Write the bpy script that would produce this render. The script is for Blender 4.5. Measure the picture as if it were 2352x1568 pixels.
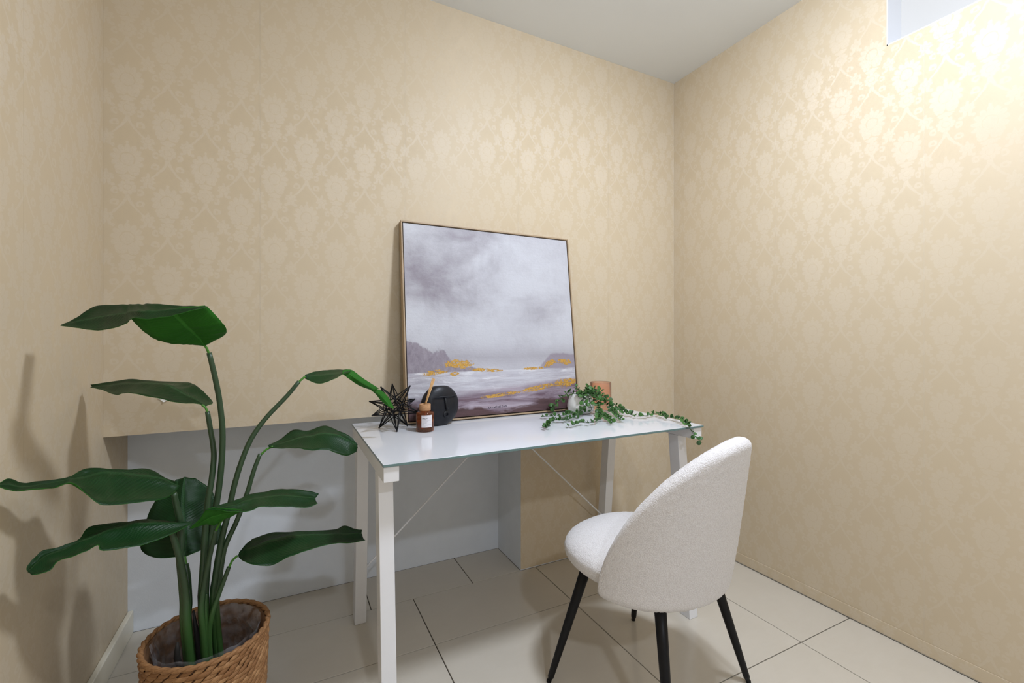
import bpy, bmesh, math, random
from mathutils import Vector, Matrix, noise
R = random.Random(7)
sc = bpy.context.scene
for o in list(bpy.data.objects): bpy.data.objects.remove(o, do_unlink=True)
COL = sc.collection

# ------------------------------------------------------------------ camera
# world: X to the right along the back wall (right wall at X=0), Y into the back wall (Y=0), Z up, metres
CAM = Vector((-2.002, -1.910, 1.116)); YAW = 0.46442; FPX = 1036.3; HY = 773.65
cam = bpy.data.cameras.new('camera'); cam.sensor_width = 36; cam.lens = FPX*36/2352
cam.shift_y = -(784-HY)/2352; cam.clip_start = .02
co = bpy.data.objects.new('camera', cam); COL.objects.link(co)
co.location = CAM; co.rotation_euler = (math.pi/2, 0, -YAW); sc.camera = co
FW = Vector((math.sin(YAW), math.cos(YAW), 0)); RT = Vector((math.cos(YAW), -math.sin(YAW), 0))
# measuring helpers: where a sight line of the survey photograph meets a plane of the room
def ray(px, py): return FW + RT*((px-1176)/FPX) - Vector((0,0,1))*((py-HY)/FPX)
def at_y(px, py, y): r = ray(px,py); return CAM + r*((y-CAM.y)/r.y)
def at_z(px, py, z): r = ray(px,py); return CAM + r*((z-CAM.z)/r.z)

# ------------------------------------------------------------------ world, exposure
w = bpy.data.worlds.new('world'); sc.world = w; w.use_nodes = True
w.node_tree.nodes['Background'].inputs[0].default_value = (.8,.85,.9,1); w.node_tree.nodes['Background'].inputs[1].default_value = .3
vs = sc.view_settings; vs.view_transform = 'Standard'; vs.look = 'None'; vs.exposure = 0.36; vs.gamma = 1; vs.use_curve_mapping = False
DOME = (-.90, -1.27); P_DOME = 860.0              # opal dome light on the ceiling above the chair
FILL_REAR = (-1.75, -3.35); P_FILL = 18.0         # added fill lamp behind the viewer, brightens chair back and recess
LAMP_COL = (.95, 1.04, 1.19)

# ------------------------------------------------------------------ node helpers
class V:
    def __init__(s, t, o): s.t, s.o = t, o
    def _m(s, op, a, b=None, c=None, clamp=False):
        n = s.t.nodes.new('ShaderNodeMath'); n.operation = op; n.use_clamp = clamp
        for i, x in enumerate((a,b,c)):
            if x is None: continue
            if isinstance(x, V): s.t.links.new(x.o, n.inputs[i])
            else: n.inputs[i].default_value = x
        return V(s.t, n.outputs[0])
    def __add__(s,b): return s._m('ADD',s,b)
    __radd__ = __add__
    def __sub__(s,b): return s._m('SUBTRACT',s,b)
    def __rsub__(s,b): return s._m('SUBTRACT',b,s)
    def __mul__(s,b): return s._m('MULTIPLY',s,b)
    __rmul__ = __mul__
    def __truediv__(s,b): return s._m('DIVIDE',s,b)
    def mx(s,b): return s._m('MAXIMUM',s,b)
    def mn(s,b): return s._m('MINIMUM',s,b)
    def abs(s): return s._m('ABSOLUTE',s)
    def sqrt(s): return s._m('SQRT',s)
    def cos(s): return s._m('COSINE',s)
    def sin(s): return s._m('SINE',s)
    def fract(s): return s._m('FRACT',s)
    def pow(s,b): return s._m('POWER',s,b)
    def atan2(s,b): return s._m('ARCTAN2',s,b)
    def clamp(s): return s._m('ADD',s,0.0,clamp=True)
    def step(s, lo, hi):   # smooth 0..1
        n = s.t.nodes.new('ShaderNodeMapRange'); n.interpolation_type = 'SMOOTHSTEP'
        s.t.links.new(s.o, n.inputs[0]); n.inputs[1].default_value = lo; n.inputs[2].default_value = hi
        return V(s.t, n.outputs[0])
def newmat(name):
    m = bpy.data.materials.new(name); m.use_nodes = True
    t = m.node_tree; return m, t, t.nodes['Principled BSDF']
def setp(b, **k):
    for n, v in k.items():
        n = {'rough':'Roughness','metal':'Metallic','spec':'Specular IOR Level','trans':'Transmission Weight','ior':'IOR','coat':'Coat Weight','coatr':'Coat Roughness','sheen':'Sheen Weight','alpha':'Alpha','sss':'Subsurface Weight','aniso':'Anisotropic'}[n]
        b.inputs[n].default_value = v
def col4(c): return (c[0],c[1],c[2],1)
def lin(r,g,b):
    f = lambda u: ((u/255+.055)/1.055)**2.4 if u/255 > .04045 else u/255/12.92
    return (f(r), f(g), f(b))
def mixc(t, fac, a, b):
    n = t.nodes.new('ShaderNodeMix'); n.data_type = 'RGBA'
    if isinstance(fac, V): t.links.new(fac.o, n.inputs[0])
    else: n.inputs[0].default_value = fac
    for i, x in ((6,a),(7,b)):
        if isinstance(x, tuple): n.inputs[i].default_value = col4(x)
        else: t.links.new(x, n.inputs[i])
    return n.outputs[2]
def texn(t, vec, scale, detail=3, rough=.5, dist=0, kind='ShaderNodeTexNoise'):
    n = t.nodes.new(kind); n.inputs['Scale'].default_value = scale
    if kind == 'ShaderNodeTexNoise':
        n.inputs['Detail'].default_value = detail; n.inputs['Roughness'].default_value = rough; n.inputs['Distortion'].default_value = dist
    if vec is not None: t.links.new(vec, n.inputs['Vector'])
    return V(t, n.outputs[0])
def coords(t, kind='Object', scale=(1,1,1)):
    n = t.nodes.new('ShaderNodeTexCoord'); mp = t.nodes.new('ShaderNodeMapping'); mp.inputs['Scale'].default_value = scale
    t.links.new(n.outputs[kind], mp.inputs[0]); return mp.outputs[0]
def xyz(t, vec):
    n = t.nodes.new('ShaderNodeSeparateXYZ'); t.links.new(vec, n.inputs[0]); return [V(t, n.outputs[i]) for i in range(3)]
def bump(t, b, h, strength, dist=.002):
    n = t.nodes.new('ShaderNodeBump'); n.inputs['Strength'].default_value = strength; n.inputs['Distance'].default_value = dist
    t.links.new(h.o, n.inputs['Height']); t.links.new(n.outputs[0], b.inputs['Normal'])
MATS = {}
def plain(name, c, rough=.5, noise_amt=.06, nscale=30, bumpy=0, bscale=200, **k):
    m, t, b = newmat(name); v = coords(t)
    n = texn(t, v, nscale, 4)
    t.links.new(mixc(t, n, tuple(x*(1-noise_amt) for x in c), tuple(min(1,x*(1+noise_amt)) for x in c)), b.inputs['Base Color'])
    setp(b, rough=rough, **k)
    if bumpy: bump(t, b, texn(t, v, bscale, 3), bumpy)
    MATS[name] = m; return m

# ---- damask wallpaper: woven satin, motif and ground reflect along crossed threads
def wallpaper(name, ox, oz):
    """uv in metres; ox, oz = place of one big flower"""
    m, t, b = newmat(name)
    uvn = t.nodes.new('ShaderNodeUVMap'); uvn.uv_map = 'UVMap'
    PX, PZ = .2165, .263
    n1 = t.nodes.new('ShaderNodeTexNoise'); n1.inputs['Scale'].default_value = 75; n1.inputs['Detail'].default_value = 3
    t.links.new(uvn.outputs[0], n1.inputs['Vector'])
    sc_ = t.nodes.new('ShaderNodeSeparateXYZ'); t.links.new(n1.outputs['Color'], sc_.inputs[0])
    u, v, _ = xyz(t, uvn.outputs[0])
    ud = u + (V(t,sc_.outputs[0])-.5)*.009; vd = v + (V(t,sc_.outputs[1])-.5)*.009
    def flower(x, z, cx, cz, a, bb, n, amp, cut=True):
        dx = (x-cx)/a; dz = (z-cz)/bb
        r = (dx*dx+dz*dz).sqrt(); th = dx.atan2(dz)
        pet = (th*(n/2)).cos().abs()
        edge = pet.pow(.5)*amp + (1-amp)
        mm = (edge - r).step(-.03, .05)
        if cut:   # fine gaps between petals
            gap = (pet.step(.0,.16)).mx(r.step(.5,.35))
            ring = 1 - ((r-.42).abs()).step(.05,.02)*.9
            mm = mm*(gap*.75+.25)*ring
        return mm
    def ell(x, z, cx, cz, a, bb):
        dx = (x-cx)/a; dz = (z-cz)/bb
        return (1-(dx*dx+dz*dz)).step(-.1,.1)
    def ring(x, z, cx, cz, r, wd):
        dx = x-cx; dz = z-cz
        return (wd - ((dx*dx+dz*dz).sqrt()-r).abs()).step(-.0008,.0008)
    # columns PX/2 wide, every other one dropped by half a repeat
    cu = (ud-ox)/(PX/2)+.5; ci = cu._m('FLOOR', cu)
    x = (cu.fract()-.5)*(PX/2); ax = x.abs()
    odd = (ci*.5).fract()*2.0
    zz = (vd-oz)/PZ + odd*.5
    z = ((zz+.74).fract()-.74)*PZ
    zb = ((zz*2.0+.5+.4144).fract()-.5)*(PZ/2)      # border leaf clusters repeat every half drop
    k = flower(ax, z, 0., .008, .0455, .051, 13, .36)
    k = k.mx(ell(ax, z, 0., .064, .0042, .0062))
    k = k.mx(flower(ax, z, .017, -.026, .017, .021, 5, .2))
    k = k.mx(flower(ax, z, 0., -.0535, .023, .0095, 5, .4, False))
    k = k.mx(flower(ax, z, 0., -.086, .0255, .0255, 9, .30))
    sdn = z*-1.0-.110
    g = sdn.mx(0.0).pow(1.6)*3.3
    k = k.mx((.0052 - (ax-g).abs() - sdn*.02).step(-.001,.001)*sdn.step(-.004,.004)*(sdn-.075).step(.004,-.004))
    k = k.mx(ring(ax, z, .034, -.139, .0085, .0038)*(z+.146).step(-.004,.002))
    k = k.mx(ring(ax, z, .032, -.100, .0080, .0036)*(ax-.027).step(-.003,.002))
    k = k.mx(flower(ax, zb, .0541, -.002, .021, .0165, 7, .42))
    k = k.mx(ell(ax, zb, .0475, -.019, .0055, .010))
    k = k.mx(ell(ax, zb, .0385, -.027, .0060, .0055)).mx(ell(ax, zb, .0541, .0175, .004, .0055))
    k = (k*(1 - texn(t, uvn.outputs[0], 190, 2, .6, 1.5).step(.50,.60)*.40)).clamp()
    # threads
    fine = texn(t, uvn.outputs[0], 420, 2)
    big = texn(t, uvn.outputs[0], 3.2, 3)
    c1 = mixc(t, k, WP_G, WP_M)
    c2 = mixc(t, (big-.35)*.35, c1, tuple(q*.92 for q in WP_G))
    t.links.new(c2, b.inputs['Base Color'])
    tn = t.nodes.new('ShaderNodeTangent'); tn.direction_type = 'UV_MAP'; tn.uv_map = 'UVMap'
    t.links.new(tn.outputs[0], b.inputs['Tangent'])
    setp(b, aniso=.90, rough=.5, spec=.46)
    rot = (.25 - k*.25 + WP_ROT)
    t.links.new(rot.o, b.inputs['Anisotropic Rotation'])
    t.links.new((.57 - k*.03 + (fine-.5)*.1).o, b.inputs['Roughness'])
    MATS[name] = m; return m
WP_ROT = 0.0; WP_G = (.606,.500,.350); WP_M = (.630,.533,.396)

# ------------------------------------------------------------------ mesh helpers
def link(o, parent=None):
    COL.objects.link(o)
    if parent is not None: o.parent = parent
    return o
def mesh(name, vs_, fs, mat=None, parent=None, smooth=False, uv=None, origin=None):
    me = bpy.data.meshes.new(name)
    if origin is not None: vs_ = [Vector(v)-Vector(origin) for v in vs_]
    me.from_pydata([tuple(v) for v in vs_], [], fs); me.update()
    if uv:
        l = me.uv_layers.new(name='UVMap')
        for lp in me.loops: l.data[lp.index].uv = uv[lp.vertex_index]
    if smooth: me.polygons.foreach_set('use_smooth', [True]*len(me.polygons))
    for mm in (mat if isinstance(mat,(list,tuple)) else [mat]):
        if mm: me.materials.append(mm)
    return link(bpy.data.objects.new(name, me), parent)
def tag(o, label=None, cat=None, group=None, kind=None):
    for k, v in (('label',label),('category',cat),('group',group),('kind',kind)):
        if v: o[k] = v
    return o
def thing(name, label, cat, loc=(0,0,0), rotz=0, group=None):
    o = bpy.data.objects.new(name, None); o.empty_display_size = .05; COL.objects.link(o)
    o.location = loc; o.rotation_euler = (0,0,rotz); return tag(o, label, cat, group)
def box_vf(x0,x1,y0,y1,z0,z1):
    v = [(x0,y0,z0),(x1,y0,z0),(x1,y1,z0),(x0,y1,z0),(x0,y0,z1),(x1,y0,z1),(x1,y1,z1),(x0,y1,z1)]
    f = [(0,3,2,1),(4,5,6,7),(0,1,5,4),(1,2,6,5),(2,3,7,6),(3,0,4,7)]
    return v, f
def box(name, x0,x1,y0,y1,z0,z1, mat, parent=None, origin=None, bev=0, seg=2):
    v, f = box_vf(x0,x1,y0,y1,z0,z1); o = mesh(name, v, f, mat, parent, origin=origin)
    if bev: bevel(o, bev, seg)
    return o
def bevel(o, wd, seg=2):
    b = bmesh.new(); b.from_mesh(o.data)
    bmesh.ops.bevel(b, geom=list(b.edges), offset=wd, segments=seg, profile=.5, affect='EDGES')
    b.to_mesh(o.data); b.free()
    for p in o.data.polygons: p.use_smooth = True
    md = o.modifiers.new('wn','WEIGHTED_NORMAL'); md.keep_sharp = False
def lathe_vf(prof, n=48, closed=False):
    vs_, fs = [], []
    for r, z in prof:
        for i in range(n):
            a = 2*math.pi*i/n; vs_.append((r*math.cos(a), r*math.sin(a), z))
    m = len(prof)
    for j in range(m-1 if not closed else m):
        for i in range(n):
            a = j*n+i; b_ = j*n+(i+1)%n; c = ((j+1)%m)*n+(i+1)%n; d = ((j+1)%m)*n+i
            fs.append((a,b_,c,d))
    return vs_, fs
def lathe(name, prof, mat, parent=None, n=48, loc=(0,0,0), closed=False, caps=True):
    v, f = lathe_vf(prof, n, closed)
    if caps and not closed:
        f.append(tuple(range(n-1,-1,-1))); k = (len(prof)-1)*n; f.append(tuple(range(k,k+n)))
    o = mesh(name, v, f, mat, parent, smooth=True); o.location = loc; return o
def catmull(pts, n):
    P = [Vector(p) for p in pts]; P = [P[0]*2-P[1]] + P + [P[-1]*2-P[-2]]
    out = []; segs = len(P)-3
    for i in range(n):
        u = i/(n-1)*segs; k = min(int(u), segs-1); t = u-k
        a,b_,c,d = P[k:k+4]
        out.append(.5*((2*b_)+(c-a)*t+(2*a-5*b_+4*c-d)*t*t+(3*b_-a-3*c+d)*t**3))
    return out
def tube_vf(pts, radii, n=10, cap=True):
    vs_, fs = [], []; prev = None
    for i, p in enumerate(pts):
        d = (pts[min(i+1,len(pts)-1)]-pts[max(i-1,0)]).normalized()
        if prev is None: a = d.orthogonal().normalized()
        else: a = (prev - d*prev.dot(d)).normalized()
        prev = a; b_ = d.cross(a); r = radii[i] if hasattr(radii,'__len__') else radii
        for k in range(n):
            th = 2*math.pi*k/n; vs_.append(p + (a*math.cos(th)+b_*math.sin(th))*r)
    for i in range(len(pts)-1):
        for k in range(n):
            fs.append((i*n+k, i*n+(k+1)%n, (i+1)*n+(k+1)%n, (i+1)*n+k))
    if cap:
        fs.append(tuple(range(n-1,-1,-1))); k = (len(pts)-1)*n; fs.append(tuple(range(k,k+n)))
    return vs_, fs
def tube(name, pts, radii, mat, parent=None, n=10, origin=None):
    v, f = tube_vf([Vector(p) for p in pts], radii, n); return mesh(name, v, f, mat, parent, smooth=True, origin=origin)

# ================================================================== THE ROOM
H = 2.577; XL = -2.535; YR = -4.3         # ceiling, left wall, wall behind the camera
REC_X = -.998; REC_D = .258; REC_Z = .789  # low recess in the back wall
wp_back = wallpaper('damask_back', -2.256, 1.436)
wp_right = wallpaper('damask_right', -.767, 1.923)
wp_left = wallpaper('damask_left', -.488, 1.308)
white = plain('ceiling_paint', (.83,.87,.91), .9, .02, 4)
recpaint = plain('recess_paint', (.74,.775,.82), .75, .05, 14, .12, 300)
plaster = plain('plaster', (.70,.68,.64), .9, .04, 8)
grout = plain('grout', (.085,.07,.055), .9, .35, 25)
trimpaint = plain('skirting_paint', (.80,.75,.62), .35, .05, 12)

def strip_panel(name, parent, axis, a0, a1, z0, z1, mat, face, thick=.0003):
    """one hung length of wallpaper; axis 'x' runs along X on plane Y=face, 'y' runs along Y on plane X=face"""
    n = .00018; a0 += n; a1 -= n
    if axis == 'x':
        s = -1; v = [(a0,face,z0),(a1,face,z0),(a1,face,z1),(a0,face,z1)] ; w_ = [(x,face-thick,z) for x,_,z in v]
        uv = [(x,z) for x,_,z in v]*2; f = [(4,5,6,7),(0,4,7,3),(1,2,6,5),(3,7,6,2),(0,1,5,4)]
    else:
        sg = -1 if face > -1 else 1
        v = [(face,a0,z0),(face,a1,z0),(face,a1,z1),(face,a0,z1)]; w_ = [(face+sg*thick,y,z) for _,y,z in v]
        uv = [(y,z) for _,y,z in v]*2; f = [(4,5,6,7),(0,4,7,3),(1,2,6,5),(3,7,6,2),(0,1,5,4)]
    o = mesh(name, v+w_, f, mat, parent, uv=uv)
    b = bmesh.new(); b.from_mesh(o.data); bmesh.ops.recalc_face_normals(b, faces=b.faces)
    c = Vector((XL/2, -1.5, 1.3)); big = max(b.faces, key=lambda q: q.calc_area())
    if big.normal.dot(c-big.calc_center_median()) < 0: bmesh.ops.reverse_faces(b, faces=b.faces)
    b.to_mesh(o.data); b.free(); return o

# floor slab and its tiles
fl = tag(box('floor', XL-.1, .12, YR-.1, REC_D+.12, -.12, -.004, grout), 'dark grouted floor laid with pale polished tiles', 'floor', kind='structure')
m, t, b = newmat('floor_tile'); v = coords(t)
oi = t.nodes.new('ShaderNodeObjectInfo')
n = texn(t, v, 5, 5, .6, .6); n2 = texn(t, coords(t,'Object',(14,60,1)), 1, 3)
c = mixc(t, n, (.545,.495,.415), (.625,.575,.495)); c = mixc(t, (n2-.45)*.35, c, (.66,.62,.55))
c = mixc(t, V(t,oi.outputs['Random'])*.25, c, (.54,.48,.395))
t.links.new(c, b.inputs['Base Color']); setp(b, rough=.16, spec=.42)
t.links.new((texn(t, v, 9, 4)*.12+.09).o, b.inputs['Roughness'])
tile_m = m
G = .0018
def tiles(xs, ys, parent):
    for i in range(len(xs)-1):
        for j in range(len(ys)-1):
            x0,x1,y0,y1 = xs[i]+G, xs[i+1]-G, ys[j]+G, ys[j+1]-G
            cx, cy = (x0+x1)/2, (y0+y1)/2; dz = R.uniform(-.0003,.0003)
            o = box('floor_tile', x0-cx, x1-cx, y0-cy, y1-cy, -.006, 0, tile_m, parent)
            o.location = (cx, cy, dz)
            bv = bmesh.new(); bv.from_mesh(o.data)
            bmesh.ops.bevel(bv, geom=[e for e in bv.edges if all(q.co.z > -.001 for q in e.verts)], offset=.0009, segments=1, affect='EDGES')
            bv.to_mesh(o.data); bv.free()
tiles([XL, -2.117, -1.5166, -.9184, -.3163, 0], [-4.3, -3.895, -3.295, -2.695, -2.095, -1.495, -.9077, -.3204, 0], fl)
tiles([XL, -2.135, -1.690, -1.243, REC_X], [0, REC_D], fl)

ceil = tag(box('ceiling', XL-.1, .12, YR-.1, .12, H, H+.1, white), 'flat white painted ceiling', 'ceiling', kind='structure')
# back wall: masonry above and right of the recess, papered
wb = tag(mesh('wall_back', *box_vf(XL-.1,.1,.0004,.1,REC_Z,H), plaster), 'back wall in gold damask wallpaper above a low recess', 'wall', kind='structure')
box('masonry', REC_X, .1, .0004, REC_D+.05, 0, REC_Z, recpaint, wb)
box('recess_back', XL-.1, REC_X, REC_D, REC_D+.05, 0, REC_Z+.05, recpaint, wb)
box('recess_soffit', XL, REC_X, .1, REC_D, REC_Z, REC_Z+.05, recpaint, wb)
xs = [XL, -2.088, -1.552, -1.013, -.475, 0]
for i in range(5):
    if i == 2:
        strip_panel('wallpaper_strip', wb, 'x', xs[i], xs[i+1], REC_Z, H, wp_back, .0004)
    elif i < 3: strip_panel('wallpaper_strip', wb, 'x', xs[i], xs[i+1], REC_Z, H, wp_back, .0004)
    elif i == 3:
        strip_panel('wallpaper_strip', wb, 'x', xs[i], xs[i+1], REC_Z, H, wp_back, .0004)
        strip_panel('wallpaper_strip', wb, 'x', REC_X, xs[i+1], .004, REC_Z, wp_back, .0004)
    else: strip_panel('wallpaper_strip', wb, 'x', xs[i], xs[i+1], .004, H, wp_back, .0004)
# torn flake of paper behind the plant
pv = [at_y(px,py,y) for px,py,y in ((361,916,-.001),(366,913.5,-.006),(374,916,-.002),(381,914.5,-.008),(388,918,-.001),(382,920.5,-.005),(376,923.5,-.007),(369,919,-.002))]
o = mesh('paper_tear', pv+[p+Vector((0,.0006,0)) for p in pv], [tuple(range(8)), tuple(range(15,7,-1))]+[(i,(i+1)%8,8+(i+1)%8,8+i) for i in range(8)], plain('torn_paper',(.8,.79,.75),.9), wb)

# right wall with the high opening
OP_Y1, OP_Y0, OP_Z0, OP_Z1, OP_D = -1.032, -2.35, 2.200, 2.50, .098
wr = tag(mesh('wall_right', *box_vf(.0004,.14,YR,REC_D,0,OP_Z0), plaster), 'right wall in gold damask wallpaper with a high white opening', 'wall', kind='structure')
box('masonry', .0004,.14,OP_Y1,REC_D,OP_Z0,H, plaster, wr); box('masonry', .0004,.14,YR,OP_Y0,OP_Z0,H, plaster, wr); box('masonry', .0004,.14,OP_Y0,OP_Y1,OP_Z1,H, plaster, wr)
ys = [YR, -3.825, -3.288, -2.752, -2.215, -1.679, -1.142, -.605, -.068, 0]
for i in range(len(ys)-1):
    a, b_ = ys[i], ys[i+1]
    lo, hi = max(a,OP_Y0), min(b_,OP_Y1)
    if hi <= lo: strip_panel('wallpaper_strip', wr, 'y', a, b_, .004, H, wp_right, .0004)
    else:
        strip_panel('wallpaper_strip', wr, 'y', a, b_, .004, OP_Z0, wp_right, .0004)
        strip_panel('wallpaper_strip', wr, 'y', a, b_, OP_Z1, H, wp_right, .0004)
        if b_ > hi+.01: strip_panel('wallpaper_strip', wr, 'y', hi, b_, OP_Z0, OP_Z1, wp_right, .0004)
        if a < lo-.01: strip_panel('wallpaper_strip', wr, 'y', a, lo, OP_Z0, OP_Z1, wp_right, .0004)
reveal = plain('reveal_paint', (.80,.81,.84), .5, .01)
tr = tag(mesh('trim_1', *box_vf(-.0035,-.0002,YR,-.0005,.005,.050), wp_right, uv=None), 'low wallpapered skirting along the right wall', 'skirting', kind='structure')
l = tr.data.uv_layers.new(name='UVMap')
for lp in tr.data.loops: q = tr.data.vertices[lp.vertex_index].co; l.data[lp.index].uv = (q.y, q.z)
bevel(tr, .0012, 1)
# the opening: white reveal and a frosted pane
wn = tag(bpy.data.objects.new('window_1', None), 'white high-level window with a frosted pane in the right wall', 'window', kind='structure'); COL.objects.link(wn); wn.location = (0, OP_Y1, OP_Z0)
og = (0, OP_Y1, OP_Z0)
box('window_reveal', .0, OP_D, OP_Y1-.004, OP_Y1, OP_Z0, OP_Z1, reveal, wn, og)
box('window_reveal', .0, OP_D, OP_Y0, OP_Y0+.004, OP_Z0, OP_Z1, reveal, wn, og)
box('window_sill', .0, OP_D, OP_Y0, OP_Y1, OP_Z0, OP_Z0+.004, reveal, wn, og)
box('window_head', .0, OP_D, OP_Y0, OP_Y1, OP_Z1-.004, OP_Z1, reveal, wn, og)
m, t, b = newmat('frosted_pane'); b.inputs['Base Color'].default_value = (.20,.20,.20,1); setp(b, rough=.5, spec=.2)
b.inputs['Emission Color'].default_value = (.98,.99,1,1); b.inputs['Emission Strength'].default_value = .40
t.links.new((texn(t, coords(t), 40, 2)*.02+.34).o, b.inputs['Roughness'])
box('window_pane', OP_D, OP_D+.006, OP_Y0, OP_Y1, OP_Z0, OP_Z1, m, wn, og)

# left wall, running on into the recess
wl = tag(mesh('wall_left', *box_vf(XL-.14,XL-.0004,YR,REC_D,0,H), plaster), 'left wall in gold damask wallpaper beside the tall plant', 'wall', kind='structure')
ys = [YR, -3.72, -3.18, -2.645, -2.108, -1.571, -1.034, -.497, 0]
for i in range(len(ys)-1): strip_panel('wallpaper_strip', wl, 'y', ys[i], ys[i+1], .004, H, wp_left, XL-.0004)
strip_panel('wallpaper_strip', wl, 'y', 0, REC_D, .004, REC_Z, wp_left, XL-.0004)
bb = tag(mesh('baseboard_left', *box_vf(XL,XL+.018,YR,REC_D,.0,.084), trimpaint), 'cream painted baseboard along the left wall', 'baseboard', kind='structure')
bevel(bb, .004, 2)
# wall behind the camera, with a door
wk = tag(mesh('wall_rear', *box_vf(XL-.1,.1,YR-.1,YR,0,H), plain('rear_paint',(.84,.84,.84),.85)), 'plain cream wall behind the viewer', 'wall', kind='structure')

# ceiling lights: an added fill downlight at the rear, and the dome
def downlight(x, y, power, label, size=.15):
    t_ = thing('added_fill_downlight', label, 'downlight', (x,y,H), 0, 'added fill lights')
    lathe('trim_ring', [(size/2+.004,0.0),(size/2+.022,0.0),(size/2+.020,-.005),(size/2+.004,-.008)], white, t_, 40, closed=True)
    mm, tt, bb_ = newmat('lamp_diffuser'); bb_.inputs['Base Color'].default_value = (.9,.9,.9,1)
    bb_.inputs['Emission Color'].default_value = col4(LAMP_COL); bb_.inputs['Emission Strength'].default_value = 6
    lathe('diffuser', [(.001,-.001),(size/2+.004,-.001),(size/2+.004,-.003),(.001,-.003)], mm, t_, 40, caps=False)
    ld = bpy.data.lights.new('lamp','AREA'); ld.shape = 'DISK'; ld.size = size; ld.energy = power; ld.color = LAMP_COL
    lo = bpy.data.objects.new('lamp', ld); link(lo, t_); lo.location = (0,0,-.012)
def dome_light(x, y, power):
    t_ = thing('dome_light', 'round opal dome light on the ceiling above the boucle chair', 'ceiling light', (x,y,H))
    lathe('base_plate', [(.001,0.0),(.14,0.0),(.14,-.014),(.001,-.014)], white, t_, 48, caps=False)
    mm, tt, bb_ = newmat('opal_glass'); bb_.inputs['Base Color'].default_value = (.9,.9,.9,1); setp(bb_, rough=.3)
    bb_.inputs['Emission Color'].default_value = col4(LAMP_COL); bb_.inputs['Emission Strength'].default_value = power*DOME_K
    lathe('opal_dome', [(.13,-.014)]+[(.13*math.cos(a*math.pi/20), -.014-.055*math.sin(a*math.pi/20)) for a in range(1,10)]+[(.001,-.069)], mm, t_, 48, caps=False)
downlight(*FILL_REAR, P_FILL, 'added fill downlight in the ceiling far behind the viewer')
DOME_K = 1/6.0
dome_light(*DOME, P_DOME)

# ================================================================== DESK
DZ = .768; DX0, DX1, DY0, DY1 = -1.766, -.528, -.657, -.004
dw = plain('desk_white_metal', (.80,.80,.82), .38, .02, 20)
m, t, b = newmat('white_backed_glass'); setp(b, rough=.10, spec=.5)
t.links.new(mixc(t, texn(t, coords(t), 3, 2), (.67,.685,.73), (.70,.715,.755)), b.inputs['Base Color'])
t.links.new((texn(t, coords(t), 6, 3)*.10+.07).o, b.inputs['Roughness']); glass_top = m
m, t, b = newmat('glass_edge'); setp(b, rough=.1); t.links.new(mixc(t, texn(t, coords(t), 12, 2), (.10,.17,.17), (.17,.26,.25)), b.inputs['Base Color']); glass_edge = m
desk = thing('desk', 'white trestle desk with a glossy white glass top', 'desk', ((DX0+DX1)/2, (DY0+DY1)/2, 0)); og = desk.location
o = box('glass_top', DX0, DX1, DY0, DY1, DZ-.008, DZ, [glass_top, glass_edge], desk, og, bev=.0012, seg=2)
for p in o.data.polygons:
    if abs(p.normal.z) < .9: p.material_index = 1
for side, x0 in (('l', DX0+.002), ('r', DX1-.049)):
    x1 = x0+.043+.002*(side=='r')
    box('trestle_beam', x0, x1, DY0+.006, DY1-.004, DZ-.052, DZ-.0085, dw, desk, og, bev=.002)
    for yt, yf in ((-.545,-.607), (-.117,-.052)):
        hy = .026; zt = DZ-.0525
        vv = [(x0,yf-hy,0),(x1,yf-hy,0),(x1,yf+hy,0),(x0,yf+hy,0),(x0,yt-hy,zt),(x1,yt-hy,zt),(x1,yt+hy,zt),(x0,yt+hy,zt)]
        o = mesh('leg', vv, box_vf(0,1,0,1,0,1)[1], dw, desk, origin=og); bevel(o, .0025, 2)
xm = (DX0+DX1)/2
for s, xe in ((-1, DX0+.048), (1, DX1-.052)):
    tube('brace_rod', [(xe, -.078, .222), (xe-s*.012, -.080, .232), (xm+s*.012, -.10, DZ-.03), (xm+s*.008,-.10,DZ-.010)], .0034, dw, desk, 10, og)
    tube('bolt', [(xe+s*.006, -.078, .222), (xe-s*.006, -.078, .222)], .006, dw, desk, 12, og)
box('brace_bracket', xm-.025, xm+.025, -.115, -.085, DZ-.012, DZ-.0085, dw, desk, og)

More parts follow.
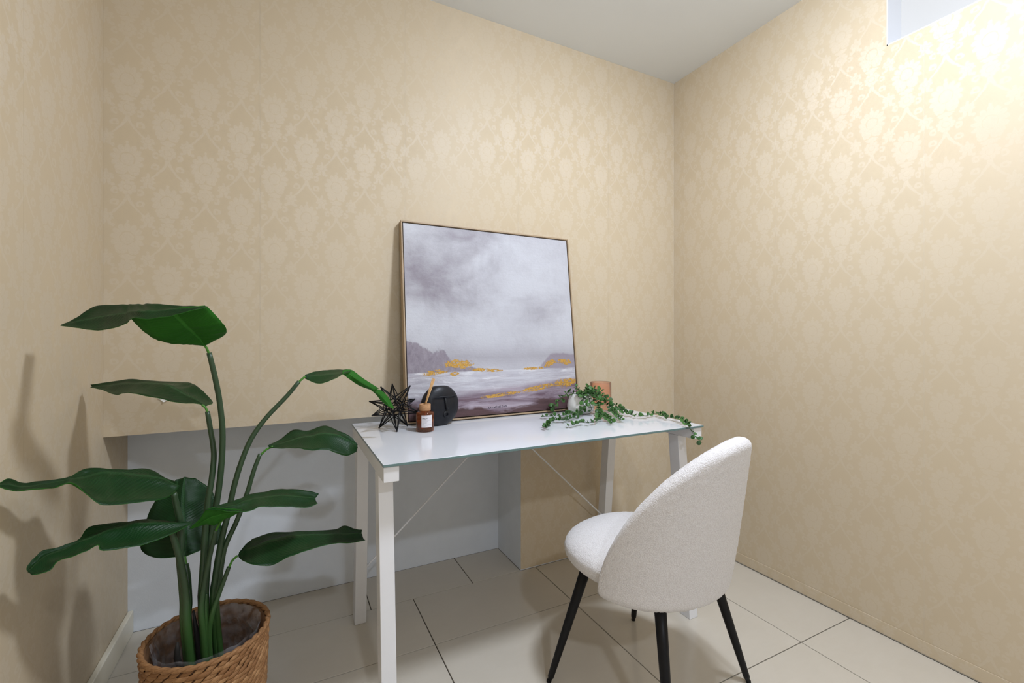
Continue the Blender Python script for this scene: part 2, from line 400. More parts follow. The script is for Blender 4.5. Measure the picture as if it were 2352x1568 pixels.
# ================================================================== CHAIR
CH = Vector((-.953, -.803, 0)); CR = math.radians(15)
m, t, b = newmat('white_boucle'); v = coords(t)
vo = t.nodes.new('ShaderNodeTexVoronoi'); vo.inputs['Scale'].default_value = 330; t.links.new(v, vo.inputs['Vector'])
nn = texn(t, v, 480, 3); hh = nn*.7 - V(t,vo.outputs[0])*.9
t.links.new(mixc(t, (hh+.35).clamp(), (.70,.665,.66), (.90,.89,.895)), b.inputs['Base Color'])
setp(b, rough=.95, sheen=.35, spec=.15); bump(t, b, hh, .45, .003); boucle = m
black_metal = plain('black_leg_metal', (.006,.006,.007), .42, .2, 40, spec=.22)
chair = thing('dining_chair', 'white boucle chair with rounded back and black tapered legs', 'chair', CH, CR)
def fuzz(p, n, amp):
    return p + n*amp*(.8*noise.noise(p*210)+.7*noise.noise(p*420))
def closed_grid(name, P, nu, nv, mat, parent, wrap_u=True, amp=0, caps=True):
    """P[j][i]: rows j=0..nv-1, columns i=0..nu-1 (wrapped)"""
    vs_ = [p for row in P for p in row]; fs = []
    for j in range(nv-1):
        for i in range(nu if wrap_u else nu-1):
            a = j*nu+i; b_ = j*nu+(i+1)%nu; fs.append((a,b_,(j+1)*nu+(i+1)%nu,(j+1)*nu+i))
    if caps: fs.append(tuple(range(nu-1,-1,-1))); k = (nv-1)*nu; fs.append(tuple(range(k,k+nu)))
    o = mesh(name, vs_, fs, mat, parent, smooth=True)
    bm = bmesh.new(); bm.from_mesh(o.data); bmesh.ops.recalc_face_normals(bm, faces=bm.faces); bm.normal_update()
    if amp:
        nrm = [q.normal.copy() for q in bm.verts]
        for q, nn_ in zip(bm.verts, nrm): q.co = fuzz(q.co, nn_, amp)
    bm.to_mesh(o.data); bm.free(); return o
# seat pad
def sgn(v): return -1 if v < 0 else 1
rows = []; NU, NV = 210, 64
for j in range(NV):
    ph = -math.pi/2 + math.pi*(j+.5)/NV
    cz, sz = math.cos(ph), math.sin(ph); rr = abs(cz)**.62
    zz = .418 + (.060 if sz > 0 else .062)*sgn(sz)*abs(sz)**.9
    row = []
    for i in range(NU):
        a = 2*math.pi*i/NU; ca, sa = math.cos(a), math.sin(a)
        x = .238*rr*sgn(ca)*abs(ca)**.86; y = .020 + (.252 if sa > 0 else .225)*rr*sgn(sa)*abs(sa)**.92
        row.append(Vector((x, y, zz + .010*(1-rr*rr)*(sz>0))))
    rows.append(row)
closed_grid('seat', rows, NU, NV, boucle, chair, amp=.0018)
# wrapped back shell
ZB = .352
def shell_pt(a, z, off):
    k = max(0, min(1, (z-.36)/.48))
    ry = .228 + .030*k**.5 + .048*k; rx = .252 - .004*k
    u = max(0, (ZB+.035-z)/.035); tuck = .030*u*u          # rounded lower edge
    ry -= off+tuck; rx -= off+tuck
    return Vector((rx*math.sin(a), -ry*math.cos(a), z))
rows = []; NA = 170; NS = 150
for j in range(NA):
    a = math.radians(-93 + 186*j/(NA-1)); ca = max(0, math.cos(a*90/93.0))
    zt = .385 + .452*ca**.62; th = .050*min(1, (ca*3.2)**.5) + .006
    hgt = zt-ZB; row = []; r = th/2
    for i in range(NS):
        s = i/NS
        if s < .42: z = ZB + .0 + (hgt-r)*(s/.42); off = 0
        elif s < .5: q = (s-.42)/.08*math.pi; z = zt-r + r*math.sin(q); off = r*(1-math.cos(q))
        elif s < .92: z = zt-r - (hgt-r)*((s-.5)/.42); off = th
        else: q = (s-.92)/.08; z = ZB - .004*math.sin(q*math.pi); off = th*(1-q)
        row.append(shell_pt(a, z, off))
    rows.append(row)
closed_grid('backrest', rows, NS, NA, boucle, chair, amp=.0018)
for sx in (-1,1):
    for sy in (-1,1):
        top = Vector((sx*.155, sy*.130-.0, .375)); bot = Vector((sx*.24, sy*.215, .0)); d = bot-top
        pts = [top+d*k for k in (0,.3,.6,.93,.955,.96,1.0)]; pts[-1] = bot
        lg = tube('leg', pts, [.0172,.0152,.0130,.0102,.0098,.0076,.0066], black_metal, chair, 20)
        lathe('foot_cap', [(.0075,0.0),(.0078,.004),(.0066,.008)], black_metal, lg, 16, loc=bot)

# ================================================================== FRAMED PAINTING
FXL, FXR = -1.578, -.752; FB = Vector((0,-.137,DZ+.001)); ln = .834
tilt = math.asin((.137-.036)/ln)
pt = thing('framed_painting', 'leaning canvas of a cloudy lilac lakeshore with gold flecks in thin oak frame', 'painting', ((FXL+FXR)/2, -.137, DZ+.0048))
pt.rotation_euler = (-tilt, 0, 0)
wd = FXR-FXL; TH = .034
oak = plain('pale_oak', (.40,.29,.18), .5, .18, 60, .1, 120)
dark = plain('painted_gap_shade', (.018,.014,.012), .8, .1)  # near-black colour stands in for shade in the frame gap and holes
fw_, gp = .0062, .0042
hw = wd/2
for nm, x0,x1,z0,z1 in (('frame_rail',-hw,hw,ln-fw_,ln),('frame_rail',-hw,hw,0,fw_),('frame_rail',-hw,-hw+fw_,fw_,ln-fw_),('frame_rail',hw-fw_,hw,fw_,ln-fw_)):
    box(nm, x0,x1,0,TH,z0,z1, oak, pt, bev=.0007, seg=1)
box('backing', -hw+fw_, hw-fw_, .012, .026, fw_, ln-fw_, dark, pt)
# the painted canvas
m, t, b = newmat('painted_canvas'); uvn = t.nodes.new('ShaderNodeUVMap'); uvn.uv_map = 'UVMap'; UV = uvn.outputs[0]
u, v, _ = xyz(t, UV)
def nz(sx, sy, det=4, rough=.55, dist=0, off=0):
    mp = t.nodes.new('ShaderNodeMapping'); mp.inputs['Scale'].default_value = (sx,sy,1); mp.inputs['Location'].default_value = (off,off*.7,0)
    t.links.new(UV, mp.inputs[0]); return texn(t, mp.outputs[0], 1, det, rough, dist)
cl = nz(2.4,3.4,6,.6,.35,3.1); cl2 = nz(6,8,6,.65,.3,9); st = nz(3,26,5,.65,.6,1.7); st2 = nz(5,70,4,.6,.3,5); gr = nz(55,75,4,.7,0,2)
SKY1, SKY2 = lin(195,196,203), lin(142,136,145)
topdark = (1-((u-.18)*2.0).pow(2)-((v-.86)*3.2).pow(2)).step(-.2,.9)*.9
rightdark = (1-((u-.86)*3.2).pow(2)-((v-.58)*7.).pow(2)).step(-.1,1.1)*.55
midband = (1-((u-.32)*3.).pow(2)-((v-.62)*8).pow(2)).step(-.1,1.1)*.4
fac = ((nz(14,9,5,.7,.8,21)-.5)*.5 + (cl-.42)*2.6*(.35+topdark+rightdark+midband) + topdark*.25+rightdark*.35+midband*.2 + (cl2-.5)*.25).clamp()
c = mixc(t, fac, SKY1, SKY2)
hz = (1-((v-.305).abs()*14)).clamp()*.5 + (1-((v-.30).abs()*5.5)).clamp()*.35
c = mixc(t, (hz*(.6+cl2*.6)).clamp(), c, lin(158,154,162))
# left bank of trees and right headland
bank = (.385 - u*.40 + (nz(9,6,3,.5,.2,12)-.5)*.16 + (nz(26,26,5,.7,.3,4)-.5)*.07 - v).step(-.006,.008)*(v-.222).step(-.004,.008)*(.47-u).step(-.06,.06)
c = mixc(t, (bank*.9).clamp(), c, mixc(t, (nz(30,14,5,.7,.5,7)*1.6-.35).clamp(), lin(160,152,162), lin(98,86,100)))
head = (.265 + ((u-.78)*.9).mn(.05) + (cl2-.5)*.05 - v).step(-.006,.010)*(v-.225).step(-.004,.006)*(u-.70).step(0,.1)
c = mixc(t, (head*.8).clamp(), c, lin(140,130,142))
# water
WAT = mixc(t, ((st-.3)*2.4).clamp(), lin(164,160,171), lin(212,213,219))
water = (.232 - v + (st-.5)*.008).step(-.004,.004)
c = mixc(t, water, c, WAT)
c = mixc(t, (water*((st2-.50)*4.5).clamp()*.6).clamp(), c, lin(150,138,150))
c = mixc(t, (water*((nz(7,30,5,.7,.6,14)-.54)*5).clamp()*.8).clamp(), c, lin(236,236,240))
# dark near shore
shore = (.100 + u*.07 + (st-.5)*.05 + (cl2-.5)*.03 - v).step(-.022,.022)
SH = mixc(t, ((st-.36)*3.2).clamp(), lin(104,84,96), lin(178,168,180))
SH = mixc(t, ((st2-.50)*3).clamp()*.6, SH, lin(140,116,122))
c = mixc(t, shore, c, SH)
low = (.045 + (nz(3.5,9,5,.65,.4,8)-.5)*.17 + ((u-.52).abs()-.2)*.16 - v).step(-.012,.014)
c = mixc(t, low, c, mixc(t, st2, lin(58,42,44), lin(104,78,80)))
# gold leaf
flake = (nz(46,80,6,.8,.4,6)-.5)*1.3
def gold(cu, cv, ru, rv, sl=0., th=.02):
    du = (u-cu)/ru; dv = (v-cv-(u-cu)*sl)/rv
    mk = (1-du*du-dv*dv).step(0,.8)
    return (mk*.20 + flake - th*.6 - .095).step(.0,.015)*mk.step(.02,.1)
g = gold(.27,.272,.10,.030,.0,.06).mx(gold(.14,.232,.085,.016,.12,.06)).mx(gold(.43,.236,.13,.012,-.06,.06)).mx(gold(.245,.222,.03,.012,0,.05))
g = g.mx(gold(.83,.262,.055,.022,.25,.05)).mx(gold(.93,.268,.06,.020,-.1,.05)).mx(gold(.72,.236,.10,.010,.03,.07))
g = g.mx(gold(.93,.147,.10,.030,.06,.04)).mx(gold(.75,.127,.16,.018,.12,.06)).mx(gold(.50,.100,.16,.012,.08,.075))
c = mixc(t, g, c, mixc(t, (nz(120,160,4,.7,0,3)*2.2-.6).clamp(), lin(176,122,40), lin(232,192,104)))
t.links.new(c, b.inputs['Base Color']); setp(b, rough=.55, spec=.35)
t.links.new((.58-g*.25).o, b.inputs['Roughness']); t.links.new((g*.35).o, b.inputs['Metallic'])
bump(t, b, gr*.7+st2*.35+cl2*.7+g*.5, .55, .003)
x0, x1, z0, z1 = -hw+fw_+gp, hw-fw_-gp, fw_+gp, ln-fw_-gp
NXc = 1
vv, ff = box_vf(x0,x1,.004,.020,z0,z1)
o = mesh('canvas', vv, ff, m, pt, uv=[((p[0]-x0)/(x1-x0), (p[2]-z0)/(z1-z0)) for p in vv])
# painted signature: a line of small brush strokes low on the canvas
ink = plain('signature_ink', (.03,.02,.04), .6, .1)
vs_, fs = [], []
def stroke(pts, r=.0009):
    vq, fq = tube_vf([Vector(p) for p in pts], r, 5); k = len(vs_); vs_.extend(vq); fs.extend(tuple(i+k for i in f_) for f_ in fq)
sx = x0+.425*(x1-x0); sz = z0+.024
glyphs = ['A','f','r','o','E','M','N','I','A','N']
strokes = {'A':[[(0,0),(.5,1),(1,0)],[(.2,.4),(.8,.4)]],'f':[[(.3,0),(.4,.9),(.8,1)],[(0,.5),(.8,.5)]],'r':[[(.1,0),(.1,.6),(.7,.6)]],'o':[[(.1,.1),(.1,.6),(.7,.6),(.7,.1),(.1,.1)]],
 'E':[[(.9,0),(0,0),(0,1),(.9,1)],[(0,.5),(.7,.5)]],'M':[[(0,0),(.1,1),(.5,.3),(.9,1),(1,0)]],'N':[[(0,0),(0,1),(.9,0),(.9,1)]],'I':[[(.5,0),(.5,1)],[(.1,1),(.9,1)],[(.1,0),(.9,0)]]}
for i, gch in enumerate(glyphs):
    for ps in strokes[gch]:
        stroke([(sx+i*.0092+p[0]*.0066+R.uniform(-.0008,.0008), .0036, sz+i*.0005+p[1]*.0075+R.uniform(-.0012,.0012)) for p in ps])
mesh('signature', vs_, fs, ink, pt)

# ================================================================== BLACK WIRE STAR
A = [at_z(869.5,982,DZ+.002), at_z(912.3,991.5,DZ+.002), at_z(936.5,978,DZ+.002)]
cen = (A[0]+A[1]+A[2])/3; edge = .1065; phi = (1+5**.5)/2
ico = []
for s1 in (-1,1):
    for s2 in (-1,1): ico += [Vector((0,s1,s2*phi)), Vector((s1,s2*phi,0)), Vector((s2*phi,0,s1))]
ico = [p*(edge/2) for p in ico]
f0 = next((a,b_,c_) for a in ico for b_ in ico for c_ in ico if abs((a-b_).length-edge)<1e-6 and abs((b_-c_).length-edge)<1e-6 and abs((a-c_).length-edge)<1e-6)
q = (f0[0]+f0[1]+f0[2]).normalized().rotation_difference(Vector((0,0,-1))); ico = [q@p for p in ico]; f0 = [q@p for p in f0]
ang = math.atan2((A[1]-cen).y,(A[1]-cen).x)-math.atan2(f0[0].y,f0[0].x)
rz = Matrix.Rotation(ang,3,'Z'); zmin = min(p.z for p in ico); WR = .0019
ico = [rz@p + Vector((0,0,-zmin+.0030)) for p in ico]
star = thing('wire_star', 'black wire star ornament with many points on the desk', 'ornament', (cen.x,cen.y,DZ))
ctr = sum(ico, Vector())/12; Rs = (ico[0]-ctr).length
inner = []                                       # knots of the core: one over every face of the 12-point body
for a in range(12):
    for b_ in range(a+1,12):
        for c_ in range(b_+1,12):
            if all(abs((ico[p]-ico[q]).length-edge) < 1e-4 for p,q in ((a,b_),(b_,c_),(a,c_))):
                inner.append(((a,b_,c_), ctr + ((ico[a]+ico[b_]+ico[c_])/3-ctr).normalized()*Rs*.36))
for (tri, p) in inner:
    for a in tri:
        d = (p-ico[a]).normalized()
        tube('wire', [ico[a], p+d*.030], WR, black_metal, star, 8)
for a in range(12):
    d = (ico[a]-ctr).normalized(); tube('tip', [ico[a]-d*.006, ico[a]-d*.002, ico[a]+d*.0012, ico[a]+d*.0024], [.0022,.0032,.0026,.0008], black_metal, star, 10)

# ================================================================== BLACK FACE VASE
fc = Vector((-1.458,-.188,DZ)); vase = thing('face_vase', 'matt black round ceramic vase with a stylised face', 'vase', fc, math.radians(12))
ceramic = plain('black_ceramic', (.010,.011,.015), .40, .3, 50, .15, 90, spec=.3)
rx, ry, rz_ = .083, .037, .0815; zc = .078
rows = []; NV, NU = 110, 120
for j in range(NV):
    ph = -math.pi/2+math.pi*(j+.5)/NV; row = []
    for i in range(NU):
        a = 2*math.pi*i/NU; x = rx*math.cos(ph)*math.cos(a); z = zc+rz_*math.sin(ph); y = ry*abs(math.cos(ph))**.8*math.sin(a)
        z = max(.0, min(z, .1535)); 
        # brow ledge: the face below the brow sits a little deeper
        if y < 0:
            fx, fz = x/.05, (z-.112)
            if abs(x-.007) < .054 and .030 < z < .1125: y += .0065*min(1,(.1125-z)/.003)*min(1,(.054-abs(x-.007))/.008)*min(1,max(0,(z-.045))/.06)
        row.append(Vector((x,y,z)))
    rows.append(row)
body = closed_grid('body', rows, NU, NV, ceramic, vase)
lathe('mouth_rim', [(.0265,.1515),(.0275,.1540),(.0235,.1548),(.0220,.150)], ceramic, vase, 32, closed=True).scale = (1,.46,1)
mouth_shade = lathe('opening', [(.001,.1538),(.0225,.1538),(.0225,.1542),(.001,.1542)], dark, vase, 32, caps=False); mouth_shade.scale = (1,.46,1)  # dark disc on the closed body, shade of the vase mouth as colour
yf = -.034
tube('nose', [(.006,-.029,.113),(.007,-.033,.100),(.009,-.037,.080),(.010,-.0385,.069),(.010,-.032,.065)], [.0040,.0046,.0052,.0056,.003], ceramic, vase, 12)
tube('brow', [(-.040,-.026,.112),(-.018,-.0325,.1155),(.006,-.0342,.1145),(.030,-.0312,.1155),(.054,-.022,.112)], [.0015,.0026,.0030,.0026,.0015], ceramic, vase, 10)
o = lathe('lips', [(.0058,-.004),(.0130,-.004),(.0140,.003),(.0122,.0055),(.0095,.0045),(.0088,.0060),(.0068,.0055)], ceramic, vase, 32, loc=(.009,-.0328,.046), closed=True); o.rotation_euler = (math.radians(84),0,0)

# ================================================================== REED DIFFUSER
bc = Vector((-1.541,-.270,DZ)); dif = thing('reed_diffuser', 'amber glass reed diffuser with cork collar and white label', 'diffuser', (bc.x,bc.y,DZ))
m, t, b = newmat('amber_glass'); t.links.new(mixc(t, texn(t, coords(t), 20, 2), (.62,.20,.07), (.70,.25,.09)), b.inputs['Base Color']); setp(b, rough=.03, trans=.92, ior=1.45); amber = m
m, t, b = newmat('diffuser_oil'); t.links.new(mixc(t, texn(t, coords(t), 20, 2), (.50,.15,.05), (.55,.17,.06)), b.inputs['Base Color']); setp(b, rough=.05, trans=.8, ior=1.33); oil = m
r0 = .0325
lathe('bottle', [(.001,.0),(r0-.003,.0),(r0-.0005,.002),(r0,.006),(r0,.066),(r0-.0015,.0705),(r0-.006,.0725),(.020,.0735),(.0195,.076),(.0165,.076),(.0165,.0715),(r0-.006,.069),(r0-.0028,.065),(r0-.0026,.013),(r0-.006,.0105),(.001,.0105)], amber, dif, 56, caps=False)
lathe('oil', [(.001,.0108),(r0-.007,.0108),(r0-.003,.014),(r0-.003,.030),(.001,.030)], oil, dif, 48, caps=False)
cork = plain('cork', (.46,.25,.12), .8, .45, 260, .5, 500)
lathe('cork_collar', [(.0125,.0765),(.0200,.0765),(.0206,.078),(.0206,.099),(.0198,.1003),(.0145,.1003),(.0128,.099)], cork, dif, 48, closed=True)
lathe('hole_shade_disc', [(.001,.0960),(.0135,.0960),(.0135,.0966),(.001,.0966)], dark, dif, 24, caps=False)  # dark disc inside the collar, shade of the hole as colour
reedm = plain('reed_wood', (.56,.33,.14), .6, .3, 150)
dcam = (Vector((CAM.x-bc.x, CAM.y-bc.y, 0))).normalized(); right = Vector((-dcam.y, dcam.x, 0))
if right.dot(RT) < 0: right = -right
for k, (o0, o1) in enumerate(((-.0035,.018),(.000,.0205),(.0035,.0230),(.001,.0215))):
    dy = dcam*(-.003+.003*(k%3))
    tube('reed', [right*(o0*.6-.002)+dy+Vector((0,0,.016)), right*(o0*.3+.001)+dy+Vector((0,0,.098)), right*(o1*1.55)+dy*.4+Vector((0,0,.196-.002*k))], .0021, reedm, dif, 8)
lab = plain('label_paper', (.74,.71,.74), .6, .02)
ca = math.atan2(dcam.y, dcam.x)+math.radians(13); hwid = math.radians(36); rl = r0+.0006
vs_, fs, N = [], [], 14
for k in range(N+1):
    a = ca-hwid+2*hwid*k/N
    for z in (.0185,.0625): vs_.append((rl*math.cos(a), rl*math.sin(a), z))
    for z in (.0185,.0625): vs_.append(((rl-.0005)*math.cos(a), (rl-.0005)*math.sin(a), z))
for k in range(N):
    a = 4*k; fs += [(a,a+4,a+5,a+1),(a+2,a+3,a+7,a+6),(a+1,a+5,a+7,a+3),(a,a+2,a+6,a+4)]
fs += [(0,1,3,2),(4*N,4*N+2,4*N+3,4*N+1)]
lb = mesh('label', vs_, fs, lab, dif)
inkb = plain('print_black', (.03,.035,.04), .6, .05); inkg = plain('print_grey', (.22,.20,.25), .6, .05)
def wrap_text(txt, size, z, mat, name, u0, spacing=1.0, bold=0):
    cu = bpy.data.curves.new('txt','FONT'); cu.body = txt; cu.size = size; cu.space_character = spacing; cu.offset = bold; cu.resolution_u = 2
    ob = bpy.data.objects.new('txt', cu); COL.objects.link(ob)
    dg = bpy.context.evaluated_depsgraph_get(); me = bpy.data.meshes.new_from_object(ob.evaluated_get(dg))
    bpy.data.objects.remove(ob, do_unlink=True)
    bm = bmesh.new(); bm.from_mesh(me)
    for q_ in bm.verts:
        a = ca-hwid + (u0+q_.co.x)/rl; zz = z+q_.co.y
        q_.co = Vector(((rl+.00018)*math.cos(a), (rl+.00018)*math.sin(a), zz))
    bm.to_mesh(me); bm.free(); me.materials.append(mat); ob = bpy.data.objects.new(name, me); link(ob, lb)
wrap_text('ESSENTIAL OIL', .0026, .0580, inkg, 'label_print', .003)
wrap_text('UPLIFT', .0066, .0490, inkb, 'label_title', .0028, 1.12, .00018)
wrap_text('REED DIFFUSER', .0021, .0452, inkg, 'label_print', .003)
for z, tx in ((.0398,'BERGAMOT & JASMINE'),(.0368,'WITH A HINT OF'),(.0338,'SWEET ORANGE'),(.0300,'100 ML'),(.0258,'NATURAL FRAGRANCE'),(.0212,'HANDMADE')):
    wrap_text(tx, .0022, z, inkg, 'label_print', .003)
for z in (.0435,.0282):
    vs_ = []
    for k in range(13):
        a = ca-hwid+(.003+.034*k/12)/rl
        for zz in (z,z+.0004): vs_.append(((rl+.00018)*math.cos(a),(rl+.00018)*math.sin(a),zz))
    mesh('label_rule', vs_, [(2*k,2*k+2,2*k+3,2*k+1) for k in range(12)], inkg, lb)

# ================================================================== ORANGE GLASS
cc = Vector((-.640,-.150,DZ)); gl = thing('glass_tumbler', 'tall orange frosted glass tumbler behind the white pot', 'tumbler', cc)
m, t, b = newmat('orange_glass'); t.links.new(mixc(t, texn(t, coords(t,'Object',(1,1,3)), 14, 4), (.96,.60,.42), (.99,.74,.58)), b.inputs['Base Color']); setp(b, rough=.14, trans=.85, ior=1.3)
lathe('glass', [(.001,.0),(.036,.0),(.038,.003),(.038,.014),(.041,.018),(.0485,.022),(.0505,.030),(.0505,.128),(.0495,.1305),(.0482,.129),(.048,.034),(.045,.027),(.001,.025)], m, gl, 56, caps=False)

# ================================================================== TRAILING POT PLANT
pc = at_y(1334,940,-.203); pc.z = DZ
tp = thing('trailing_plant', 'small trailing green plant in a round white pot on the desk', 'potted plant', pc); og = pc
potm = plain('white_pot', (.80,.79,.77), .35, .03, 10)
lathe('pot', [(.001,.0),(.034,.0),(.046,.003),(.056,.012),(.0615,.027),(.0615,.040),(.057,.060),(.050,.078),(.0455,.088),(.0440,.0895),(.0415,.087),(.046,.074),(.052,.055),(.054,.04),(.050,.02),(.001,.012)], potm, tp, 56, caps=False)
lathe('soil', [(.001,.074),(.046,.072),(.046,.069),(.001,.069)], plain('soil',(.05,.035,.02),.95,.4,200), tp, 32, caps=False)
m, t, b = newmat('small_leaf'); oi = t.nodes.new('ShaderNodeObjectInfo')
cA = mixc(t, V(t,oi.outputs['Random']), (.018,.070,.012), (.060,.165,.035))
geo = coords(t,'Object'); gx, gy, gz = xyz(t, geo)
rim = ((gx*gx + (gy-.009)*(gy-.009)).sqrt()).step(.0070,.0092)
t.links.new(mixc(t, rim*.35, cA, (.20,.36,.14)), b.inputs['Base Color']); setp(b, rough=.42, spec=.4, sss=.0); leafm = m
stemm = plain('vine_stem', (.045,.075,.035), .6, .2)
# leaf mesh: cupped rounded blade on a tiny stalk, along +Y
def small_leaf_mesh():
    vs_, fs = [(0,0,0)], []; n = 12
    out = []
    for k in range(n):
        a = 2*math.pi*k/n; x = .0082*math.sin(a)*(1-.10*math.cos(a)); y = .0095-.0085*math.cos(a); out.append((x,y,.0022*((x/.008)**2)+.0012*((y-.009)/.009)**2))
    vs_ = out + [(p[0]*.5,.0095+(p[1]-.0095)*.5,p[2]*.25) for p in out] + [(0,.0095,0)]
    fs = [(k,(k+1)%n,n+(k+1)%n,n+k) for k in range(n)] + [(n+k,n+(k+1)%n,2*n) for k in range(n)]
    N_ = len(vs_); vs_ += [(x,y,z-.0007) for x,y,z in vs_]; fs += [tuple(i+N_ for i in reversed(f_)) for f_ in fs] + [((k+1)%n,k,N_+k,N_+(k+1)%n) for k in range(n)]
    me = bpy.data.meshes.new('leaf'); me.from_pydata(vs_,[],fs); me.polygons.foreach_set('use_smooth',[True]*len(fs)); me.materials.append(leafm); return me
LM = small_leaf_mesh()
def S4(x,y): return 1180+x/5.113, 820+y/5.113
VS, VG = 1.22, 1.35
def vine(pts, gap=.0125, size=1.0, tipn=3):
    """pts: list of (zoom x, zoom y, height above desk) or Vector"""
    P = []
    for p in pts:
        if isinstance(p, Vector): P.append(p)
        elif p[2] is None: P.append(at_y(*S4(p[0],p[1]), p[3]))
        else: P.append(at_z(*S4(p[0],p[1]), DZ+p[2]))
    C_ = catmull(P, max(16, len(P)*7)); st_ = tube('stem', C_, [.0014-.0006*i/len(C_) for i in range(len(C_))], stemm, tp, 6, og)
    gap *= VG; L = 0; nxt = gap*.6; k = 0
    for i in range(1,len(C_)):
        seg = (C_[i]-C_[i-1]).length
        while L+seg >= nxt:
            p = C_[i-1].lerp(C_[i], (nxt-L)/seg); d = (C_[i]-C_[i-1]).normalized()
            prog = nxt/ sum((C_[q]-C_[q-1]).length for q in range(1,len(C_)))
            side0 = d.cross(Vector((0,0,1)))
            if side0.length < .2: side0 = d.cross(RT)
            side0.normalize(); side0 = Matrix.Rotation((k%2)*math.pi/2*.8+R.uniform(-.3,.3)+.4,3,d)@side0
            for s in (-1,1):
                dirv = (side0*s + d*.35 + Vector((0,0,R.uniform(.05,.45)))).normalized()
                if p.z < DZ+.020 and p.z > DZ-.005 and dirv.z < 0: dirv.z *= -.4; dirv.normalize()
                up = (Vector((R.uniform(-.5,.5),R.uniform(-.9,.1),R.uniform(.3,1)))); up = (up-dirv*up.dot(dirv)).normalized()
                xx = dirv.cross(up); M_ = Matrix((xx,dirv,up)).transposed().to_4x4()
                o_ = bpy.data.objects.new('leaf', LM); link(o_, st_)
                o_.matrix_local = Matrix.Translation(p-og)@M_@Matrix.Scale(size*VS*R.uniform(.70,1.15)*(1-.22*prog),4)
            k += 1; nxt += gap*R.uniform(.85,1.2)
        L += seg
    return st_
root = lambda dx,dy,z=.078: pc + Vector((dx,dy,z))
# long runner over the front right corner
vine([root(.02,-.01), root(.045,-.02,.105), root(.075,-.045,.080), (1190,560,.030), (1290,640,.016),(1440,690,.012),(1560,685,.012),(1680,657,.016),(1790,705,.012),(1900,715,.013),(1985,745,.014),(2050,805,None,-.668),(2095,880,None,-.672),(2140,940,None,-.672),(2210,1005,None,-.670)], .0150)
vine([root(-.02,-.02), root(-.030,-.050,.095), root(-.045,-.085,.045), (700,700,.014),(600,738,.012),(490,738,.012),(420,765,.013),(370,835,.012)], .0135)
vine([root(-.02,.0), root(-.060,.005,.098), root(-.105,.006,.070), root(-.15,.003,.035), (430,575,.018),(350,590,.014),(260,620,.012),(165,637,.010)], .0125, .95)
vine([root(0,-.02), root(-.004,-.058,.095), root(-.006,-.075,.060), root(-.010,-.085,.022), (690,650,.012),(600,680,.012),(480,690,.011),(320,700,.010)], .0130)
vine([root(.01,-.02), root(.028,-.060,.100), root(.045,-.085,.055), (1000,650,.016),(1060,690,.013),(1120,735,.012),(1165,770,.012)], .0125)
vine([root(.02,0), root(.060,-.03,.110), root(.095,-.055,.075), root(.110,-.075,.030),(1210,690,.014),(1270,735,.012)], .0120)
vine([root(0,-.03), root(.020,-.066,.090), root(.03,-.095,.030), (990,735,.013),(880,770,.012),(780,765,.013),(700,795,.012),(635,800,.010)], .0145)
vine([root(-.01,.0), root(-.02,-.01,.105), root(-.038,-.012,.128)], .0100, 1.0)
vine([root(.0,-.01), root(.01,-.02,.103), root(.02,-.03,.122)], .0095, 1.0)
vine([root(.01,0), root(.03,.0,.100), root(.048,-.01,.118)], .0095, 1.0)
vine([root(-.02,-.02), root(-.034,-.038,.094), root(-.052,-.05,.092)], .0095, 1.0)
vine([root(.02,-.02), root(.038,-.03,.096), root(.056,-.05,.080)], .0095, 1.0)

# ================================================================== WOVEN BASKET
BC = Vector((-2.190,-.455,0)); BR, BH = .146, .322
bk = thing('woven_basket', 'brown woven seagrass basket holding the tall plant', 'basket', BC)
m, t, b = newmat('seagrass'); oi = t.nodes.new('ShaderNodeObjectInfo'); v = coords(t)
c = mixc(t, V(t,oi.outputs['Random']), (.27,.125,.045), (.52,.29,.13)); c = mixc(t, (texn(t, coords(t,'Object',(40,260,260)), 1, 4)*1.6-.4).clamp(), c, (.17,.075,.028))
t.links.new(c, b.inputs['Base Color']); setp(b, rough=.62, spec=.3); bump(t, b, texn(t, coords(t,'Object',(60,600,600)), 1, 3), .8, .0016); grass = m
def wall_r(z): return BR*(.905+.095*min(1,z/BH)) - .004
prof = [(.001,.004),(wall_r(0)-.012,.004),(wall_r(0)-.006,.012)]+[(wall_r(z)-.004,z) for z in (.05,.12,.2,.28,BH-.006)]+[(wall_r(BH)-.008,BH-.004)]+[(wall_r(z)-.010,z) for z in (.28,.2,.12,.05)]+[(wall_r(0)-.014,.012),(.001,.010)]
lathe('basket_wall', prof, plain('seagrass_core',(.15,.072,.030),.8,.6,70,.9,90), bk, 56, caps=False)
# one twisted strand: pointed, bulging, slightly S-shaped
def strand_mesh(L=.037, Wd=.0088, T=.0058):
    pts = [Vector((L*(s-.5), 0, .006*(s-.5)+.0012*math.sin(s*6.28))) for s in [i/7 for i in range(8)]]
    rad = [.10,.50,.82,1,.98,.80,.48,.10]; vs_, fs = [], []
    for p, r in zip(pts, rad):
        for k in range(6):
            a = 2*math.pi*k/6; vs_.append(p+Vector((0, -T*r*math.cos(a)*.8, Wd*r*math.sin(a)*.78)))
    for i in range(7):
        for k in range(6): fs.append((i*6+k,i*6+(k+1)%6,(i+1)*6+(k+1)%6,(i+1)*6+k))
    fs += [tuple(range(5,-1,-1)), tuple(range(42,48))]
    return vs_, fs
sv, sf = strand_mesh()
SM = bpy.data.meshes.new('strand'); SM.from_pydata([tuple(p) for p in sv],[],sf); SM.polygons.foreach_set('use_smooth',[True]*len(sf)); SM.materials.append(grass)
NR = 30; rest_v, rest_f = [], []; cand = []
toc = Vector((CAM.x-BC.x, CAM.y-BC.y, 0)).normalized()
